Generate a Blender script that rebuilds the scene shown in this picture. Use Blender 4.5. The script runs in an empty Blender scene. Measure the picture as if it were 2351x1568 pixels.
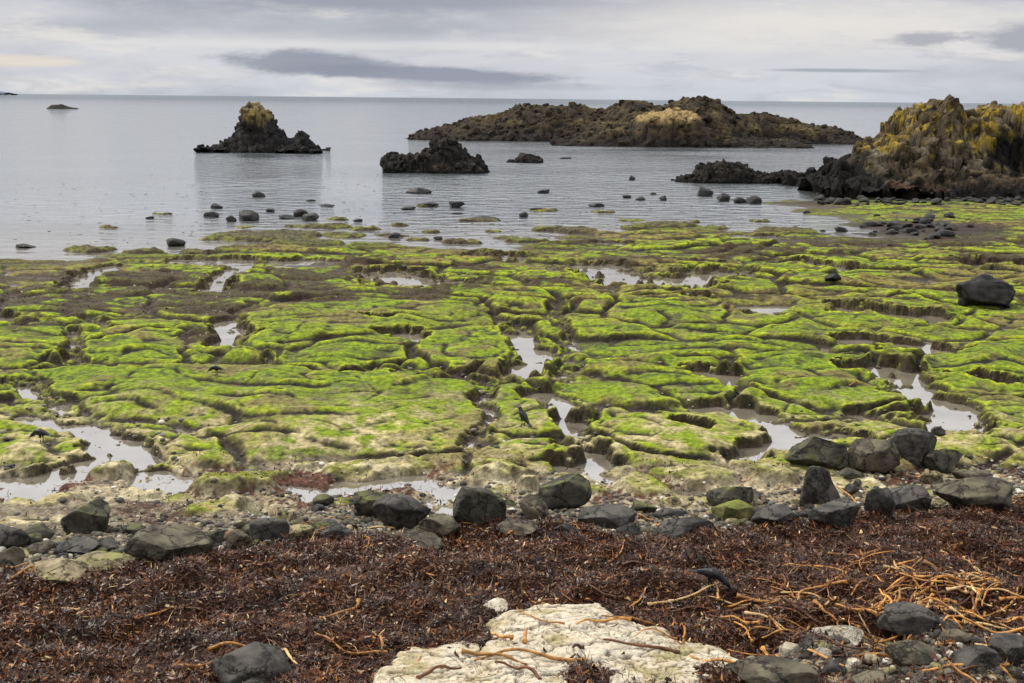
import bpy, bmesh, math, random
import numpy as np
from mathutils import Matrix, Vector
random.seed(7); rng=np.random.default_rng(11)
S=bpy.context.scene
try:
    S.view_settings.view_transform='Standard'; S.view_settings.look='None'; S.view_settings.exposure=0
except Exception: pass
COL=S.collection
# ---------------------------------------------------------------- camera
CAMZ=7.5; FPX=2612.0; PITCH=math.radians(12.06); ROLL=math.radians(0.56)
cam=bpy.data.cameras.new("camera"); cam.lens=40; cam.sensor_width=36; cam.clip_start=0.1; cam.clip_end=60000
camo=bpy.data.objects.new("camera",cam); COL.objects.link(camo)
RM=Matrix.Rotation(math.pi/2-PITCH,4,'X')@Matrix.Rotation(ROLL,4,'Z')
camo.matrix_world=Matrix.Translation((0,0,CAMZ))@RM
S.camera=camo
R3=RM.to_3x3()
def bearing(u,v):
    d=R3@Vector(((u-1175.5)/FPX,-(v-784)/FPX,-1.0)); return d
def sight(u,v,D):
    d=bearing(u,v); k=D/d.y; return d.x*k, D, CAMZ+d.z*k
BY=[4,8,11,14,17,18.5,20,22,26,200]; BZ=[2.3,1.75,1.4,1.08,.66,.36,.13,.05,.05,.05]
def zbase(y): return np.interp(y,BY,BZ)
def G(u,v):
    d=bearing(u,v); z=0.3
    for i in range(25):
        k=(CAMZ-z)/(-d.z); y=d.y*k; z=0.5*z+0.5*float(zbase(y))
    return (d.x*k,d.y*k)
# ---------------------------------------------------------------- noise
def hsh(ix,iy,s):
    n=(ix*374761393+iy*668265263+s*974634777)&0xffffffff
    n=((n^(n>>13))*1274126177)&0xffffffff
    n=((n^(n>>15))*2246822519)&0xffffffff
    return ((n^(n>>16))&0xffffff)/16777216.0
def gn(x,y,s=0):
    x=np.asarray(x,float); y=np.asarray(y,float)
    ix=np.floor(x).astype(np.int64); iy=np.floor(y).astype(np.int64)
    fx=x-ix; fy=y-iy
    u=fx*fx*fx*(fx*(fx*6-15)+10); v=fy*fy*fy*(fy*(fy*6-15)+10)
    def c(a,b):
        an=hsh(ix+a,iy+b,s)*6.2831853
        return np.cos(an)*(fx-a)+np.sin(an)*(fy-b)
    a=c(0,0);b=c(1,0);cc=c(0,1);d=c(1,1)
    return 1.5*((a+(b-a)*u)*(1-v)+(cc+(d-cc)*u)*v)
def fbm(x,y,o=4,s=0,g=.5):
    r=0;a=1;t=0
    for i in range(o):
        r=r+a*gn(x*2**i+i*17.3,y*2**i-i*9.1,s+i*13); t+=a; a*=g
    return r/t*1.4
def worley(x,y,s=0,j=.9):
    ix=np.floor(x).astype(np.int64); iy=np.floor(y).astype(np.int64)
    f1=np.full(x.shape,9.);f2=f1.copy(); cid=np.zeros(x.shape); px=np.zeros(x.shape);py=np.zeros(x.shape)
    for a in (-1,0,1):
        for b in (-1,0,1):
            cx=ix+a; cy=iy+b
            qx=cx+.5+(hsh(cx,cy,s)-.5)*j; qy=cy+.5+(hsh(cx,cy,s+71)-.5)*j
            d=np.hypot(qx-x,qy-y)
            m=d<f1
            f2=np.where(m,f1,np.minimum(f2,d)); f1=np.where(m,d,f1)
            cid=np.where(m,hsh(cx,cy,s+5),cid); px=np.where(m,qx,px); py=np.where(m,qy,py)
    return f1,f2,cid,px,py
def ss(a,b,x):
    t=np.clip((x-a)/(b-a),0,1); return t*t*(3-2*t)
def lerp(a,b,t): return a+(b-a)*t
def n3(p,s=0):
    ip=np.floor(p).astype(np.int64); f=p-ip; w=f*f*(3-2*f); r=np.zeros(len(p))
    for a in (0,1):
        for b in (0,1):
            for c in (0,1):
                h=hsh(ip[:,0]+a,(ip[:,1]+b)*7919+(ip[:,2]+c)*104729,s)
                r+=h*(w[:,0] if a else 1-w[:,0])*(w[:,1] if b else 1-w[:,1])*(w[:,2] if c else 1-w[:,2])
    return r*2-1
def fbm3(p,o=3,s=0):
    r=0;a=1
    for i in range(o): r=r+a*n3(p*2**i+i*5.7,s+i); a*=.5
    return r/1.75
def sdf_poly(x,y,P):
    d=np.full(x.shape,1e9); ins=np.zeros(x.shape,bool); n=len(P)
    for i in range(n):
        ax,ay=P[i];bx,by=P[(i+1)%n]; ex=bx-ax;ey=by-ay
        t=np.clip(((x-ax)*ex+(y-ay)*ey)/(ex*ex+ey*ey+1e-9),0,1)
        d=np.minimum(d,(x-ax-t*ex)**2+(y-ay-t*ey)**2)
        if ay!=by:
            c=((ay>y)!=(by>y))&(x<(bx-ax)*(y-ay)/(by-ay)+ax); ins^=c
    d=np.sqrt(d); return np.where(ins,d,-d)
def dist_line(x,y,P):
    d=np.full(x.shape,1e9)
    for i in range(len(P)-1):
        ax,ay=P[i];bx,by=P[i+1]; ex=bx-ax;ey=by-ay
        t=np.clip(((x-ax)*ex+(y-ay)*ey)/(ex*ex+ey*ey+1e-9),0,1)
        d=np.minimum(d,(x-ax-t*ex)**2+(y-ay-t*ey)**2)
    return np.sqrt(d)
# ---------------------------------------------------------------- mesh helper
def mk_mesh(name,V,F,C=None,rough=None,mat=None,flat_from=None):
    me=bpy.data.meshes.new(name); V=np.asarray(V,np.float32); F=np.asarray(F,np.int32)
    k=F.shape[1]
    me.vertices.add(len(V)); me.vertices.foreach_set('co',V.ravel())
    me.loops.add(F.size); me.loops.foreach_set('vertex_index',F.ravel())
    me.polygons.add(len(F)); me.polygons.foreach_set('loop_start',np.arange(len(F),dtype=np.int32)*k)
    me.update(calc_edges=True)
    if C is not None:
        a=me.attributes.new('Col','FLOAT_COLOR','POINT')
        cc=np.ones((len(V),4),np.float32); cc[:,:3]=C
        if rough is not None: cc[:,3]=rough
        a.data.foreach_set('color',cc.ravel())
    me.shade_smooth()
    if flat_from is not None:
        sm=np.ones(len(F),bool); sm[flat_from:]=False; me.polygons.foreach_set('use_smooth',sm)
    if mat: me.materials.append(mat)
    return me
def add(name,me,label=None,cat=None,group=None,kind=None,loc=(0,0,0),rot=None):
    o=bpy.data.objects.new(name,me); o.location=loc
    if rot is not None: o.rotation_euler=rot
    COL.objects.link(o)
    if label:o["label"]=label
    if cat:o["category"]=cat
    if group:o["group"]=group
    if kind:o["kind"]=kind
    return o
def grid_faces(nr,nc):
    i=np.arange(nr-1)[:,None]*nc+np.arange(nc-1)[None,:]
    return np.stack([i,i+1,i+nc+1,i+nc],-1).reshape(-1,4)
# ---------------------------------------------------------------- materials
def vmat(name,nscale=12,contrast=.5,bump=.03,bscale=20,rough=.7,spec=.5,roughattr=False,stretch=(1,1,1),det=7):
    m=bpy.data.materials.new(name); m.use_nodes=True; nt=m.node_tree; N=nt.nodes; L=nt.links
    b=N['Principled BSDF']
    at=N.new('ShaderNodeAttribute'); at.attribute_name='Col'
    tc=N.new('ShaderNodeNewGeometry'); mp=N.new('ShaderNodeMapping'); mp.inputs['Scale'].default_value=stretch
    L.new(tc.outputs['Position'],mp.inputs[0])
    n=N.new('ShaderNodeTexNoise'); n.inputs['Scale'].default_value=nscale; n.inputs['Detail'].default_value=det; n.inputs['Roughness'].default_value=.68
    L.new(mp.outputs[0],n.inputs['Vector'])
    mr=N.new('ShaderNodeMapRange'); mr.inputs['From Min'].default_value=.3; mr.inputs['From Max'].default_value=.7
    mr.inputs['To Min'].default_value=1-contrast; mr.inputs['To Max'].default_value=1+contrast
    L.new(n.outputs[0],mr.inputs[0])
    mx=N.new('ShaderNodeVectorMath'); mx.operation='SCALE'; L.new(at.outputs['Color'],mx.inputs[0]); L.new(mr.outputs[0],mx.inputs['Scale'])
    L.new(mx.outputs[0],b.inputs['Base Color'])
    n2=N.new('ShaderNodeTexNoise'); n2.inputs['Scale'].default_value=bscale; n2.inputs['Detail'].default_value=6; n2.inputs['Roughness'].default_value=.65
    L.new(mp.outputs[0],n2.inputs['Vector'])
    bp=N.new('ShaderNodeBump'); bp.inputs['Distance'].default_value=bump; bp.inputs['Strength'].default_value=1
    L.new(n2.outputs[0],bp.inputs['Height']); L.new(bp.outputs[0],b.inputs['Normal'])
    b.inputs['Roughness'].default_value=rough
    b.inputs['Specular IOR Level'].default_value=spec
    if roughattr: L.new(at.outputs['Alpha'],b.inputs['Roughness'])
    return m
def rockmat(name,c1,c2,top=None,topamt=.5,bump=.02,scale=6,rough=.7,spec=.25,crack=0,var=.35):
    m=bpy.data.materials.new(name); m.use_nodes=True; nt=m.node_tree; N=nt.nodes; L=nt.links
    b=N['Principled BSDF']; tc=N.new('ShaderNodeTexCoord'); oi=N.new('ShaderNodeObjectInfo')
    ad=N.new('ShaderNodeVectorMath'); ad.operation='ADD'
    sc=N.new('ShaderNodeVectorMath'); sc.operation='SCALE'; sc.inputs[0].default_value=(37,51,23); L.new(oi.outputs['Random'],sc.inputs['Scale'])
    L.new(tc.outputs['Object'],ad.inputs[0]); L.new(sc.outputs[0],ad.inputs[1])
    n=N.new('ShaderNodeTexNoise'); n.inputs['Scale'].default_value=scale; n.inputs['Detail'].default_value=9; n.inputs['Roughness'].default_value=.7
    L.new(ad.outputs[0],n.inputs['Vector'])
    cr=N.new('ShaderNodeValToRGB'); cr.color_ramp.elements[0].position=.38; cr.color_ramp.elements[1].position=.64
    cr.color_ramp.elements[0].color=(*c1,1); cr.color_ramp.elements[1].color=(*c2,1); L.new(n.outputs[0],cr.inputs[0])
    col=cr.outputs[0]
    mr=N.new('ShaderNodeMapRange'); mr.inputs['To Min'].default_value=1-var; mr.inputs['To Max'].default_value=1+var; L.new(oi.outputs['Random'],mr.inputs[0])
    vs=N.new('ShaderNodeVectorMath'); vs.operation='SCALE'; L.new(col,vs.inputs[0]); L.new(mr.outputs[0],vs.inputs['Scale']); col=vs.outputs[0]
    if top:
        ge=N.new('ShaderNodeNewGeometry'); sx=N.new('ShaderNodeSeparateXYZ'); L.new(ge.outputs['Normal'],sx.inputs[0])
        n4=N.new('ShaderNodeTexNoise'); n4.inputs['Scale'].default_value=scale*.6; n4.inputs['Detail'].default_value=8; L.new(ad.outputs[0],n4.inputs['Vector'])
        ma=N.new('ShaderNodeMath'); ma.operation='MULTIPLY_ADD'; L.new(n4.outputs[0],ma.inputs[0]); ma.inputs[1].default_value=3.0; L.new(sx.outputs['Z'],ma.inputs[2])
        m2=N.new('ShaderNodeMapRange'); m2.inputs['From Min'].default_value=2.7-topamt*1.2; m2.inputs['From Max'].default_value=3.3-topamt*1.2; L.new(ma.outputs[0],m2.inputs[0])
        mx=N.new('ShaderNodeMixRGB'); L.new(m2.outputs[0],mx.inputs[0]); L.new(col,mx.inputs[1]); mx.inputs[2].default_value=(*top,1); col=mx.outputs[0]
    hgt=n.outputs[0]
    if crack:
        vo=N.new('ShaderNodeTexVoronoi'); vo.feature='DISTANCE_TO_EDGE'; vo.inputs['Scale'].default_value=crack
        nd=N.new('ShaderNodeMixRGB'); nd.blend_type='ADD'; nd.inputs[0].default_value=.5; L.new(ad.outputs[0],nd.inputs[1]); L.new(n.outputs['Color'],nd.inputs[2]); L.new(nd.outputs[0],vo.inputs['Vector'])
        m3=N.new('ShaderNodeMapRange'); m3.inputs['From Max'].default_value=.035; L.new(vo.outputs[0],m3.inputs[0])
        mx=N.new('ShaderNodeMixRGB'); mx.blend_type='MULTIPLY'; mx.inputs[0].default_value=.7; L.new(col,mx.inputs[1]); L.new(m3.outputs[0],mx.inputs[2]); col=mx.outputs[0]
        ah=N.new('ShaderNodeMath'); ah.operation='MULTIPLY_ADD'; L.new(m3.outputs[0],ah.inputs[0]); ah.inputs[1].default_value=.4; L.new(hgt,ah.inputs[2]); hgt=ah.outputs[0]
    L.new(col,b.inputs['Base Color'])
    bp=N.new('ShaderNodeBump'); bp.inputs['Distance'].default_value=bump; L.new(hgt,bp.inputs['Height']); L.new(bp.outputs[0],b.inputs['Normal'])
    b.inputs['Roughness'].default_value=rough; b.inputs['Specular IOR Level'].default_value=spec
    return m
M_ter=vmat('mossy_shore_rock',nscale=7,contrast=.8,bump=.07,bscale=9,roughattr=True,spec=.18,det=9)
M_isl=vmat('sea_rock',nscale=1.6,contrast=.65,bump=.4,bscale=2.2,rough=.85,spec=.12,det=10)
M_leaf=vmat('wet_kelp_leaf',nscale=40,contrast=.35,bump=.004,bscale=60,rough=.3,spec=.22)
M_peb=vmat('pebble_stone',nscale=30,contrast=.3,bump=.006,bscale=40,rough=.7,spec=.25)
M_dark=rockmat('dark_basalt',(.012,.011,.010),(.062,.056,.048),top=(.085,.078,.066),topamt=.35,scale=4.5,bump=.06,crack=2.2)
M_brown=rockmat('brown_basalt',(.022,.018,.011),(.105,.088,.058),top=(.13,.115,.07),topamt=.35,scale=4.5,bump=.06,crack=2.0)
M_dkmoss=rockmat('dark_basalt_with_moss',(.018,.017,.010),(.07,.064,.045),top=(.095,.10,.025),topamt=.5,scale=4.5,bump=.06,crack=2.0)
M_black=rockmat('wet_black_rock',(.006,.006,.006),(.03,.027,.025),scale=4,bump=.06,rough=.55,spec=.2)
M_moss=rockmat('moss_covered_rock',(.05,.05,.02),(.15,.14,.055),top=(.15,.17,.03),topamt=.6,scale=6,bump=.05,rough=.85,spec=.15)
M_tan=rockmat('tan_rock',(.12,.095,.055),(.38,.32,.19),top=(.22,.21,.07),topamt=.35,scale=5,bump=.05,rough=.85,spec=.2,crack=2.5)
M_white=rockmat('white_limestone',(.30,.26,.19),(.60,.54,.43),scale=7,bump=.05,rough=.85,spec=.2,crack=6)
# ---------------------------------------------------------------- terrain
NC=900; Y0=6.5; Y1=150.; RR=.00225; NR=int(math.log(Y1/Y0)/RR)+1
ys=Y0*np.exp(np.arange(NR)*RR); TM=.62; ts=np.linspace(-TM,TM,NC)
Y=np.repeat(ys[:,None],NC,1); X=Y*ts[None,:]
def blur(A,r):
    B=A.copy()
    for ax in (0,1):
        c=np.cumsum(np.concatenate([np.repeat(np.take(B,[0],ax),r+1,ax),B,np.repeat(np.take(B,[-1],ax),r,ax)],ax),ax)
        n=2*r+1
        B=(np.take(c,np.arange(n,c.shape[ax]),ax)-np.take(c,np.arange(0,c.shape[ax]-n),ax))/n
    return B
w1=fbm(X*.5,Y*.5,4,1); w2=fbm(X*.5,Y*.5,4,2)
XW=X+.5*w1; YW=Y+.4*w2
WX_=X+.5*fbm(X*.4,Y*.4,2,3); WY_=Y+.3*fbm(X*.4,Y*.4,2,4)
nA=fbm(X*.45,Y*.45,4,201); nB=fbm(X*1.7,Y*1.7,4,203); nC=fbm(X*.12,Y*.2,3,205); nD=fbm(X*6,Y*6,3,207)
land=[G(*p) for p in [(-700,605),(-100,600),(180,600),(250,588),(420,590),(520,575),(620,562),(900,566),(1000,572),(1040,568),(1200,572),(1285,566),(1300,538),(1420,530),(1590,524),(1720,532),(1880,536),(2000,548),(1985,525),(1930,505),(1850,488),(1765,467),(1800,458),(2000,452),(2700,440)]]
land+=[(60,30),(60,0),(-60,0),(-60,30)]
s=sdf_poly(XW,YW,land)
s=s+1.9*fbm(X*.22,Y*.4,4,5)
Z=-.7+.73*ss(-3.0,.6,s)
zb=zbase(Y); Z=np.where(Y<22,zb,Z)
shelf=ss(21.2,23.6,Y+1.2*fbm(X*.35,Y*.35,3,9))*ss(-.9,1.2,s)
coast=ss(0,9,s+2*w1)
right_far=ss(60,66,Y)*ss(10,20,X)
f1,f2,c1,px,py=worley(WX_/3.6+.12*Y/3,WY_/(2.2),21); e1=f2-f1
f1b,f2b,c2,_,_=worley(WX_/1.7,WY_/.95,51); e2=f2b-f1b
def lobes(sp,ax,ay,seed,warp,front=.09,aax=.25,aay=.4,alo=-.35,ahi=.35,oc=2):
    g=Y/sp+warp*fbm(X*ax,Y*ay,oc,seed)+.12*nA/sp; fr=g-np.floor(g)
    am=ss(alo,ahi,fbm(X*aax,Y*aay,2,seed+50))
    return ss(0,front,fr)*(1-fr**1.5)*am
L1=lobes(2.1,.12,.15,31,1.6,.09,.22,.35,-.3,.45)
L2=lobes(.95,.2,.3,41,1.4,.13,.3,.4,-.2,.5)
crk2_=1-(1-ss(0,.08,e2))*ss(-.3,.2,fbm(X*.3,Y*.3,2,55))
hP=-.02+(c1*.26+.08)*ss(0,.16,e1)**.7+.14*L1+.06*L2+.075*(crk2_-1)+.055*(c2-.3)*ss(0,.3,e2)
hP+=.09*fbm(X*.3,Y*.3,2,61)+.02*nB
hP-=.10*ss(.12,.55,nC+.3*nA)
hP*= (1-.5*right_far)*(.5+.5*coast)
Z=Z+shelf*hP
slabs=[([(88,862),(130,846),(430,838),(560,850),(750,848),(930,862),(1060,880),(1110,905),(1118,960),(1085,1020),(1040,1040),(940,1052),(700,1068),(580,1058),(480,1000),(330,965),(240,972),(130,905)],.42),
([(185,830),(200,790),(330,768),(420,772),(430,850),(300,858)],.38),
([(540,735),(580,705),(800,690),(1050,700),(1130,712),(1140,750),(1000,770),(900,790),(640,810),(560,790)],.36),
([(640,850),(640,815),(780,785),(930,775),(925,830),(800,862)],.36),
([(940,800),(960,770),(1120,755),(1170,790),(1160,845),(1060,870),(980,850)],.5),
([(1365,990),(1380,948),(1520,950),(1690,965),(1760,1000),(1740,1030),(1640,1062),(1450,1050)],.4),
([(1280,905),(1285,872),(1420,868),(1530,900),(1615,935),(1600,950),(1400,945)],.36),
([(1325,860),(1330,832),(1450,835),(1600,870),(1700,905),(1660,945),(1500,905)],.38),
([(1668,870),(1690,820),(1850,808),(1990,822),(2020,862),(1960,880),(2060,905),(2090,930),(1950,958),(1780,925),(1720,900)],.42),
([(2110,870),(2120,825),(2230,795),(2420,790),(2450,930),(2200,905)],.42),
([(1125,1000),(1130,905),(1180,885),(1240,905),(1300,970),(1290,1010),(1200,1010),(1130,1020)],.36),
([(370,1060),(385,1020),(440,1000),(540,1040),(560,1075),(440,1090)],.34),
([(-60,850),(-60,770),(90,745),(160,770),(150,810),(60,850)],.38),
([(-60,1060),(-60,975),(60,955),(110,1000),(140,1050),(60,1075)],.3),
([(130,1050),(140,1010),(220,1000),(280,1040),(200,1055)],.24),
([(1050,1090),(1080,1045),(1150,1010),(1250,1020),(1330,1050),(1300,1085),(1150,1110)],.26),
([(1400,740),(1420,690),(1560,685),(1670,700),(1650,740),(1500,755)],.36),([(1800,720),(1830,695),(2100,690),(2240,715),(2200,750),(1950,760)],.34),
([(0,730),(20,690),(200,680),(330,690),(330,730),(160,735)],.3)]
nslab=np.zeros_like(Z)
LS=lobes(1.45,.15,.2,131,1.8,.08,.25,.35,-.35,.35)
LT=lobes(.7,.22,.35,133,1.4,.12,.3,.4,-.2,.5)
for pts,top in slabs:
    Pp=[G(*p) for p in pts]; xs_=[p[0] for p in Pp]; ysx=[p[1] for p in Pp]
    mk=(X>min(xs_)-1.5)&(X<max(xs_)+1.5)&(Y>min(ysx)-1.5)&(Y<max(ysx)+1.5)
    d=sdf_poly(X[mk]+.45*w1[mk]+.03*nB[mk],Y[mk]+.4*w2[mk]+.02*nB[mk],Pp)
    z=Z[mk]
    ring=ss(-.32,-.04,d)*(1-ss(-.04,.03,d)); z=lerp(z,np.minimum(z,.05+.12*nB[mk]),ring)
    k=ss(-.04,.45,d)**.6
    hs=top*.46+.125*LS[mk]+.045*LT[mk]+.065*(crk2_[mk]-1)+.05*(c2[mk]-.3)*ss(0,.3,e2[mk])+.08*fbm(X[mk]*.5,Y[mk]*.5,2,77)+.12*ss(0,1.6,d)
    z=lerp(z,hs,k)
    Z[mk]=z; nslab[mk]=np.maximum(nslab[mk],k)
sm=ss(60,35,Y)*shelf
Z=lerp(Z,blur(Z,1),.8*shelf); Z=lerp(Z,blur(Z,1),.9*sm)
def carve(pts,w,depth,soft=1.0):
    w=w*.88
    Pp=[G(*p) for p in pts]
    x0=min(p[0] for p in Pp)-w*3-1;x1=max(p[0] for p in Pp)+w*3+1;y0=min(p[1] for p in Pp)-w*3-1;y1=max(p[1] for p in Pp)+w*3+1
    mk=(X>x0)&(X<x1)&(Y>y0)&(Y<y1)
    d=dist_line(X[mk]+.35*w1[mk],Y[mk]+.4*w2[mk],Pp)+w*.8*nB[mk]+w*.6*nA[mk]
    k=1-ss(w*.85,w*1.25+.15,d)
    Z[mk]=lerp(Z[mk],np.minimum(Z[mk],depth+.19*nB[mk]+.08*nD[mk]),k)
pools=[([(150,985),(215,995),(290,1030),(320,1060)],.40),([(300,1055),(230,1062),(150,1090),(60,1115),(-80,1130)],.6),([(330,1095),(440,1112)],.28),
([(640,1118),(700,1130)],.34),([(770,1125),(860,1105),(960,1100),(1040,1120)],.45),([(600,1170),(700,1200)],.24),([(1000,1140),(1050,1180)],.25),
([(1180,770),(1225,808),(1240,838),(1195,868)],.45),([(1235,905),(1272,930),(1290,945)],.36),([(1310,965),(1330,1000)],.26),([(1320,1045),(1345,1070),(1400,1092)],.42),
([(1620,862),(1680,868)],.55),([(1640,945),(1700,950),(1790,985),(1795,1020),(1700,1058)],.40),
([(2000,855),(2080,862),(2110,905),(2160,925),(2170,980),(2200,1000)],.66),([(1990,790),(2060,800),(2140,805)],.85),([(2100,930),(2060,900)],.35),
([(880,632),(940,645),(1010,655)],1.4),([(1390,615),(1430,645),(1560,648),(1650,632)],1.4),([(1830,608),(1910,618)],1.1),([(1950,718),(2120,732)],.8),
([(2240,612),(2400,616)],.9),([(250,615),(200,640),(175,668)],.6),([(430,602),(560,606)],1.1),([(560,610),(510,645),(485,672)],.55),([(520,740),(545,770),(505,790)],.45),
([(1560,675),(1610,680)],.6),([(1730,722),(1780,726)],.5),([(-20,900),(70,905)],.35),([(930,868),(950,872)],.3),([(1710,545),(1760,545)],1),([(1100,590),(1170,592)],1.1),([(1600,605),(1640,606)],.8),
([(900,770),(945,775)],.4),([(640,600),(760,603)],.6),([(1280,620),(1330,628)],.6),([(1690,560),(1800,562)],.6),([(1560,990),(1600,996)],.2),([(1840,1000),(1880,1010)],.25),([(930,1150),(980,1165)],.2),([(400,1120),(350,1110)],.25),([(1560,1120),(1600,1125)],.2),([(1390,560),(1450,562)],.8),([(60,960),(110,985)],.2),([(1440,955),(1500,962)],.22),([(1900,1000),(1960,1010)],.2),([(800,860),(850,865)],.25),([(0,735),(20,738)],.4),([(2270,880),(2330,890)],.3),([(850,740),(900,742)],.25)]
for p,w in pools: carve(p,w,-.12)
gul=[([(1265,610),(1280,640)],.3),([(1275,700),(1290,760),(1310,830),(1290,880)],.22),([(1130,730),(1180,760)],.22),([(1150,880),(1050,878),(950,868),(880,862)],.22),
([(-40,890),(80,885),(110,930),(240,985)],.24),([(170,760),(180,840),(100,850)],.2),([(540,720),(550,800),(620,850)],.18),([(1130,880),(1120,960),(1060,1040)],.14),([(1840,975),(1980,960),(2100,970)],.25),([(0,740),(170,735),(260,760)],.2),([(1325,975),(1335,1040)],.15)]
for p,w in gul: carve(p,w,.05)
for u,v,wp,hh in [(610,545,130,.25),(660,540,80,.2),(750,520,60,.18),(915,516,28,.12),(835,525,38,.15),(1265,527,45,.2),(1530,520,75,.25),(1460,524,40,.2),(1385,486,35,.1),(1250,482,45,.1),(990,531,26,.1),(380,490,26,.1),(1742,507,20,.1),(210,573,70,.15),(450,580,55,.2),(325,580,55,.2),(600,577,110,.3),(780,540,60,.12),(1100,505,40,.12),(980,472,32,.15),(1330,533,50,.25),(700,560,90,.2),(860,572,80,.3),(780,502,20,.1),(1600,508,10,.1),(1560,532,70,.2),(1800,532,80,.2),(640,592,60,.25),(960,548,30,.1),(1160,545,30,.1),(560,520,20,.08),(1450,505,30,.08),(1060,555,45,.15),(900,540,35,.1),(500,548,40,.12),(1210,552,50,.15),(1130,530,25,.08),(680,518,25,.08),(250,520,25,.06),(1640,524,45,.12)]:
    cx,cy=G(u,v); rx=wp*cy/FPX; ry=max(rx*.6,.5)
    d=np.hypot((XW-cx)/rx,(YW-cy)/ry)+.3*nA+.15*nB
    mk=d<1.7
    Z[mk]=np.maximum(Z[mk],(-.6+(.6+hh)*ss(1.55,.75,d[mk])+.08*nB[mk]))
# beach and seaweed bank
bankpts=[(-900,1350),(-200,1335),(0,1328),(150,1318),(330,1290),(480,1288),(640,1240),(760,1228),(900,1250),(1050,1215),(1300,1228),(1480,1242),(1700,1225),(1850,1200),(2000,1172),(2120,1180),(2351,1135),(3000,1100)]
bank=[G(*p) for p in bankpts]+[(30,0),(-30,0)]
sb=sdf_poly(X+.25*w1,Y+.25*w2,bank)
bk=ss(-.15,.5,sb)
Z+=bk*(.11+.24*fbm(X*.8,Y*.9,3,90)+.05*nB)
low=(1-shelf)*(1-bk)
Z+=low*(.05*fbm(X*.7,Y*.7,3,93)+.03*fbm(X*3,Y*3,2,95))
bump=np.zeros_like(Z)
for u,v,wp,hh in [(545,1125,85,.40),(500,1172,90,.30),(265,1088,55,.30),(1772,1105,80,.38),(1192,1130,45,.3),(1480,1115,95,.25),(1275,1055,50,.3),(965,1030,45,.2),(830,1088,110,.18),(2310,1040,120,.28),(130,1150,70,.26),(1620,1100,65,.25),(1120,1090,80,.25),(700,1172,40,.14),(420,1150,50,.2),(60,1195,80,.24),(1860,975,70,.2),(2200,1015,110,.2),(90,1270,60,.14),(620,1095,50,.18),(1420,1085,60,.18),(1960,1115,90,.18),(2100,1130,80,.15),(720,1075,50,.15),(930,1075,70,.15),(1560,1090,60,.18),(1700,1075,50,.2),(350,1130,50,.15),(1340,1120,60,.18),(30,1150,60,.22),(2320,960,90,.2),(200,1180,50,.15),(1080,1130,60,.15),(780,1150,60,.12),(1900,1180,60,.12),(1560,1150,80,.15)]:
    cx,cy=G(u,v); rx=wp*cy/FPX; ry=max(rx*.75,.3)
    d=np.hypot((XW-cx)/rx,(YW-cy)/ry)+.22*nB+.15*nA
    k=ss(1.15,.55,d); Z=np.maximum(Z,Z*(1-k)+(Z*.3+hh*(.8+.35*L2+.2*c2*ss(0,.2,e2))+.06*nB)*k); bump=np.maximum(bump,k)
fcb,fcb2,ccb,_,_=worley(XW/.16,YW/.16,171)
cobm=low*(1-bump)*ss(.05,.3,Z)
Z+=cobm*.05*(1-fcb)
Z+=.010*fbm(X*4,Y*4,2,97)+.016*nB*shelf+.006*nD
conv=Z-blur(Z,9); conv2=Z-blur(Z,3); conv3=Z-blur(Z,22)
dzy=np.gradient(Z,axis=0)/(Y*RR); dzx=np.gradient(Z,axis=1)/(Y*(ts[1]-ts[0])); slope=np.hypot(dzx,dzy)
def C3(c): return np.array(c)[None,None,:]
def mixc(A,c,k): return A+(C3(c)-A)*np.clip(k,0,1)[...,None]
C=np.zeros(Z.shape+(3,))+C3((.14,.195,.006))
C=mixc(C,(.045,.085,.008),ss(-.15,.5,nB+.5*nD+.25*nA))
C=mixc(C,(.28,.32,.010),ss(.0,.045,conv2+.03*nA+.015*nD)*.8)  # highlights painted as brighter yellow-green on convex tops
C=mixc(C,(.16,.12,.035),ss(.0,.45,nC+.6*nB+.12+.3*nA)*ss(32,48,Y)*.85)
C=mixc(C,(.20,.16,.06),ss(.15,.6,nA+.4*nB+.3*nD)*.75)
C=mixc(C,(.09,.075,.03),ss(.25,.6,-nA+.5*nB+.3*nD)*.6)
near=ss(29,22.5,Y+2*nA)
C=mixc(C,(.30,.26,.09),near*ss(-.4,.35,nB+.4*nA+.1)*.9)
C=mixc(C,(.42,.35,.20),near*ss(.0,.5,nB-.4*nA+.3*nD)*.7)
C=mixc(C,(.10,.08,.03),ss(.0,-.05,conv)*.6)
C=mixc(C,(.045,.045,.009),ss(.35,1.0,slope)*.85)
C=mixc(C,(.024,.019,.009),ss(.42,1.05,dzy)*.88)  # shade painted into the colour of ledge fronts facing the camera
C=mixc(C,(.010,.008,.005),ss(-.012,-.055,conv)*.93)  # near-black crevices: painted shade together with dark wet weed
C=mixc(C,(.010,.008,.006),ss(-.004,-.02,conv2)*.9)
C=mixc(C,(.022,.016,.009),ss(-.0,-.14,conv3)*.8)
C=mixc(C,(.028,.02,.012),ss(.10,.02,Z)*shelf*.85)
weed=np.zeros_like(Z)
for u,v,ru,rv in [(90,695,180,30),(330,650,140,22),(420,700,120,26),(600,680,180,28),(760,690,150,20),(960,685,100,16),(690,640,150,22),(210,705,80,28),(480,720,90,16),(1060,665,80,14),(1900,560,300,12),(2200,555,200,20),(2150,520,200,10),(800,605,130,10),(100,640,130,14),(380,665,90,18),(2280,600,120,10),(1700,690,60,8),(1850,470,120,8),(1750,585,200,10),(1350,560,80,8),(1100,620,80,8),(60,760,60,14),(460,780,40,14),(1250,660,60,10),(1500,600,120,8)]:
    cx,cy=G(u,v); rx=ru*cy/FPX; ry=max(.4,abs(G(u,v-rv)[1]-cy))
    weed=np.maximum(weed,1-.75*np.hypot((X-cx)/rx,(Y-cy)/ry))
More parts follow.
